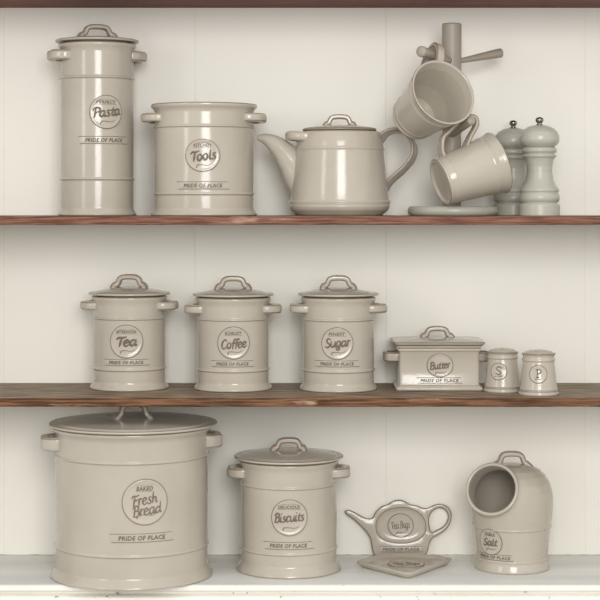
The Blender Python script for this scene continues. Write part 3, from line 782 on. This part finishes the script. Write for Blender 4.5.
# local plate frame: u right, v up along the lean, normal towards the viewer
Mt = Matrix(((1, 0, 0, 0), (0, math.sin(lean), -math.cos(lean), 0), (0, math.cos(lean), math.sin(lean), 0), (0, 0, 0, 1)))
out = [(p.x, p.y) for p in catmull([(tx(a), (tz(b_) - zbot), 0) for a, b_ in O], 3, True)]
hole = [(p.x, p.y) for p in catmull([(tx(a), (tz(b_) - zbot), 0) for a, b_ in H], 3, True)]
RC = []
for k in range(56):
    a = 2 * PI * k / 56; cx_, cy_ = 306, 195; xx = cx_ + 118 * math.copysign(abs(math.cos(a)) ** .9, math.cos(a)); yy = cy_ - 90 * math.sin(a)
    if math.sin(a) < 0: yy = cy_ + 84 * abs(math.sin(a)) ** .8
    RC.append((tx(xx), tz(yy) - zbot))
bm = plate_from_outline(out, hole, .0075, 1, .0016, RC, .0035, .007)
bm_obj(bm, 'body', [GL, GLE], T, Mt)
def tp(cu, cv, hh0=0): return lambda u, v, h: (Mt @ Vector((cu + u, cv + v, h + hh0)))
emblem(T, tp(tx(305), tz(193) - zbot, -.0035), 12.6 * s, [('Tea', .62, .0, -.45), ('Bags', .80, .08, .36)], 5, None, ry=11.4 * s)
nameplate(T, tp(tx(306), tz(304) - zbot), 42 * s, 5.4 * s, tw=.86)

# ---- diamond-shaped dish lying in front of it
T = thing('trinket_dish', 'shallow angular grey ceramic dish lying flat in front of the tea bag tidy', 'dish', (.160, .118, 0))
pts = [(.0835, .124), (.1585, .030), (.2315, .143), (.2150, .166), (.1950, .171), (.1800, .180), (.1500, .186), (.1200, .174)]
pts = [(p[0] - .160, p[1] - .118) for p in pts]
def chain(poly, n=4):   # sides kept straight, corners slightly rounded
    o_ = []
    for i in range(len(poly)):
        a = Vector(poly[i]); b_ = Vector(poly[(i + 1) % len(poly)])
        for k in range(n): o_.append(tuple(a.lerp(b_, .06 + .88 * k / (n - 1))))
    return o_
ch = chain(pts)
bm = bmesh.new()
levels = [(.010, 0), (.007, .0004), (.0022, .0050), (.0002, .0082), (0, .0092), (.0012, .0102), (.0026, .0102), (.007, .0068), (.011, .0058)]
loops = [[bm.verts.new((p[0], p[1], zz)) for p in [(a_ * (1 - q / .062), b_ * (1 - q / .062)) for a_, b_ in ch]] for q, zz in levels]
for sc_ in (.9, .6, .3): loops.append([bm.verts.new((v_.co.x * sc_, v_.co.y * sc_ , .0057)) for v_ in loops[len(levels) - 1]])
for i in range(len(loops) - 1):
    a, b_ = loops[i], loops[i + 1]
    for k in range(len(a)):
        f = bm.faces.new((a[k], a[(k + 1) % len(a)], b_[(k + 1) % len(a)], b_[k])); f.smooth = True; f.material_index = 0
f = bm.faces.new(loops[-1]); f = bm.faces.new(loops[0][::-1])
bmesh.ops.recalc_face_normals(bm, faces=bm.faces)
bm_obj(bm, 'body', [GL, GLE], T)
Md = Matrix.Translation((0.000, 0.000, .0058))
emblem(T, plane(Md), .027, [('Tea', .62, .0, -.45), ('Bags', .80, .08, .36)], 5, None)

# ---- salt pig
d = 2.656; s = d / FPX
T = thing('salt_pig', 'grey ceramic salt pig with a round open mouth and top handle, rightmost on the ledge', 'salt pig', (X(511.8, d), Y(d), 0))
z = lambda py: Z(py, d)
def dome_prof(off, z0):
    q = [(39.0, 524), (40.4, 515), (41.1, 506), (41.2, 498), (40.2, 490), (37.6, 481.5), (33.4, 474.5), (27.5, 469), (20, 465.5), (11, 463.8), (0, 463.4)]
    return [(max(0, a - off) * s if a > 0 else 0, z(b_) - (off * s if b_ < 500 else off * s * (524 - b_) / 24.0 if b_ < 524 else 0)) for a, b_ in q]
def solid_to_obj(mb, name):
    return mb.build(name, [GL])
nrm = Vector((-.32, -.87, .38)).normalized()
mc = Vector((X(491.8, d - .045) - X(511.8, d), -.0475, Z(489.2, d - .0475)))       # centre of the mouth
def boolean(a, b_, op):
    md = a.modifiers.new('b', 'BOOLEAN'); md.operation = op; md.object = b_; md.solver = 'EXACT'
    bpy.context.view_layer.update()
    me = bpy.data.meshes.new_from_object(a.evaluated_get(bpy.context.evaluated_depsgraph_get()))
    a.modifiers.clear(); a.data = me
    bpy.data.objects.remove(b_)
def frustum(c0, c1, r0, r1, n=64):
    m = MB(); m.sweep([c0, Vector(c0).lerp(c1, .5), c1], [(math.cos(2 * PI * k / n), math.sin(2 * PI * k / n), 0) for k in range(n)], None, [r0, (r0 + r1) / 2, r1]); return m
low = [(0, 6 * s), (33.5 * s, 6 * s), (34.6 * s, z(562.5)), (35.0 * s, z(560)), (36.4 * s, z(548)), (37.8 * s, z(535)), (38.4 * s, z(528))]
outer = solid_to_obj(MB().lathe([(0, 3 * s), (33 * s, 3 * s)] + low[2:] + dome_prof(0, 0), 72), 'body')
tb = frustum(mc - nrm * .055, mc, 27.5 * s, 26.2 * s).build('tmp', [GL])
boolean(outer, tb, 'UNION')
inner = solid_to_obj(MB().lathe([(0, 8 * s), (30 * s, 8 * s), (32.5 * s, z(548)), (34.5 * s, z(528))] + dome_prof(3.4, 0), 64), 'tmp')
tb2 = frustum(mc - nrm * .050, mc + nrm * .02, 23.6 * s, 23.6 * s).build('tmp', [GL])
boolean(inner, tb2, 'UNION')
boolean(outer, inner, 'DIFFERENCE')
md = outer.modifiers.new('r', 'REMESH'); md.mode = 'VOXEL'; md.voxel_size = .0012; md.use_smooth_shade = True
m2_ = outer.modifiers.new('s', 'SMOOTH'); m2_.iterations = 9; m2_.factor = .5
bpy.context.view_layer.update()
me = bpy.data.meshes.new_from_object(outer.evaluated_get(bpy.context.evaluated_depsgraph_get()))
outer.modifiers.clear(); outer.data = me
me.polygons.foreach_set('use_smooth', [True] * len(me.polygons)); outer.parent = T
if not me.materials: me.materials.append(GL)
# foot ring and bead
B = 37.3 * s
prof = [(30 * s, 9 * s), (30 * s, .001), (B * .9, 0), (B * .97, 0), (B, .8 * s), (B, 2.4 * s), (B - .8 * s, 4.2 * s), (35.9 * s, 7.0 * s), (35.3 * s, 9.2 * s), (35.5 * s, 10.2 * s), (36.1 * s, 11 * s), (35.9 * s, 12.2 * s), (34.6 * s, 13.2 * s), (34 * s, 12.6 * s)]
MB().lathe(prof, 80).build('foot_ring', [GL, GLE], T)
zb = z(524.5)
MB().lathe([(37.4 * s, zb - 2 * s), (38.6 * s, zb - 1.6 * s), (39.6 * s, zb - .6 * s), (39.9 * s, zb + .2 * s), (39.6 * s, zb + 1.0 * s), (38.8 * s, zb + 1.9 * s), (37.4 * s, zb + 2.4 * s)], 80).build('moulded_band', [GL], T)
# rolled rim of the mouth
u = nrm.cross(Vector((0, 0, 1))).normalized(); v = u.cross(nrm)
ring = [mc + (u * math.cos(2 * PI * k / 64) + v * math.sin(2 * PI * k / 64)) * 24.9 * s for k in range(64)]
MB().tube(ring, .0026, 12, closed=True).build('mouth_rim', [GL], T)
# thin brown line just behind the rim
mbx = MB(); mbx.tube([p - nrm * .0022 + (p - mc).normalized() * .0012 for p in ring], .0011, 8, closed=True); mbx.build('rim_line', [GLE], T)
arch_handle(T, z(466), 16.5 * s, 15.0 * s, 5.2 * s, 10 * s, 'top_handle', flare=1.3)
def lowR(zz):
    t = (zz - z(562.5)) / (z(528) - z(562.5)); return (34.6 + 3.8 * t) * s + .0002
ae, ez = spot(511.8, d, lowR, 0, 490.3, 541.8, 0)
an, nz_ = spot(511.8, d, lowR, 0, 493.5, 557.2, 0)
emblem(T, taper(lowR, ae, ez), 12.6 * s, [('Salt', 1.25, -.02, .0)], 2, 'TABLE', .95, swash=True)
nameplate(T, taper(lowR, an, nz_), 38 * s, 5.6 * s, tw=.9)
for o_ in list(bpy.data.objects):
    if o_.name.startswith('tmp'): bpy.data.objects.remove(o_)
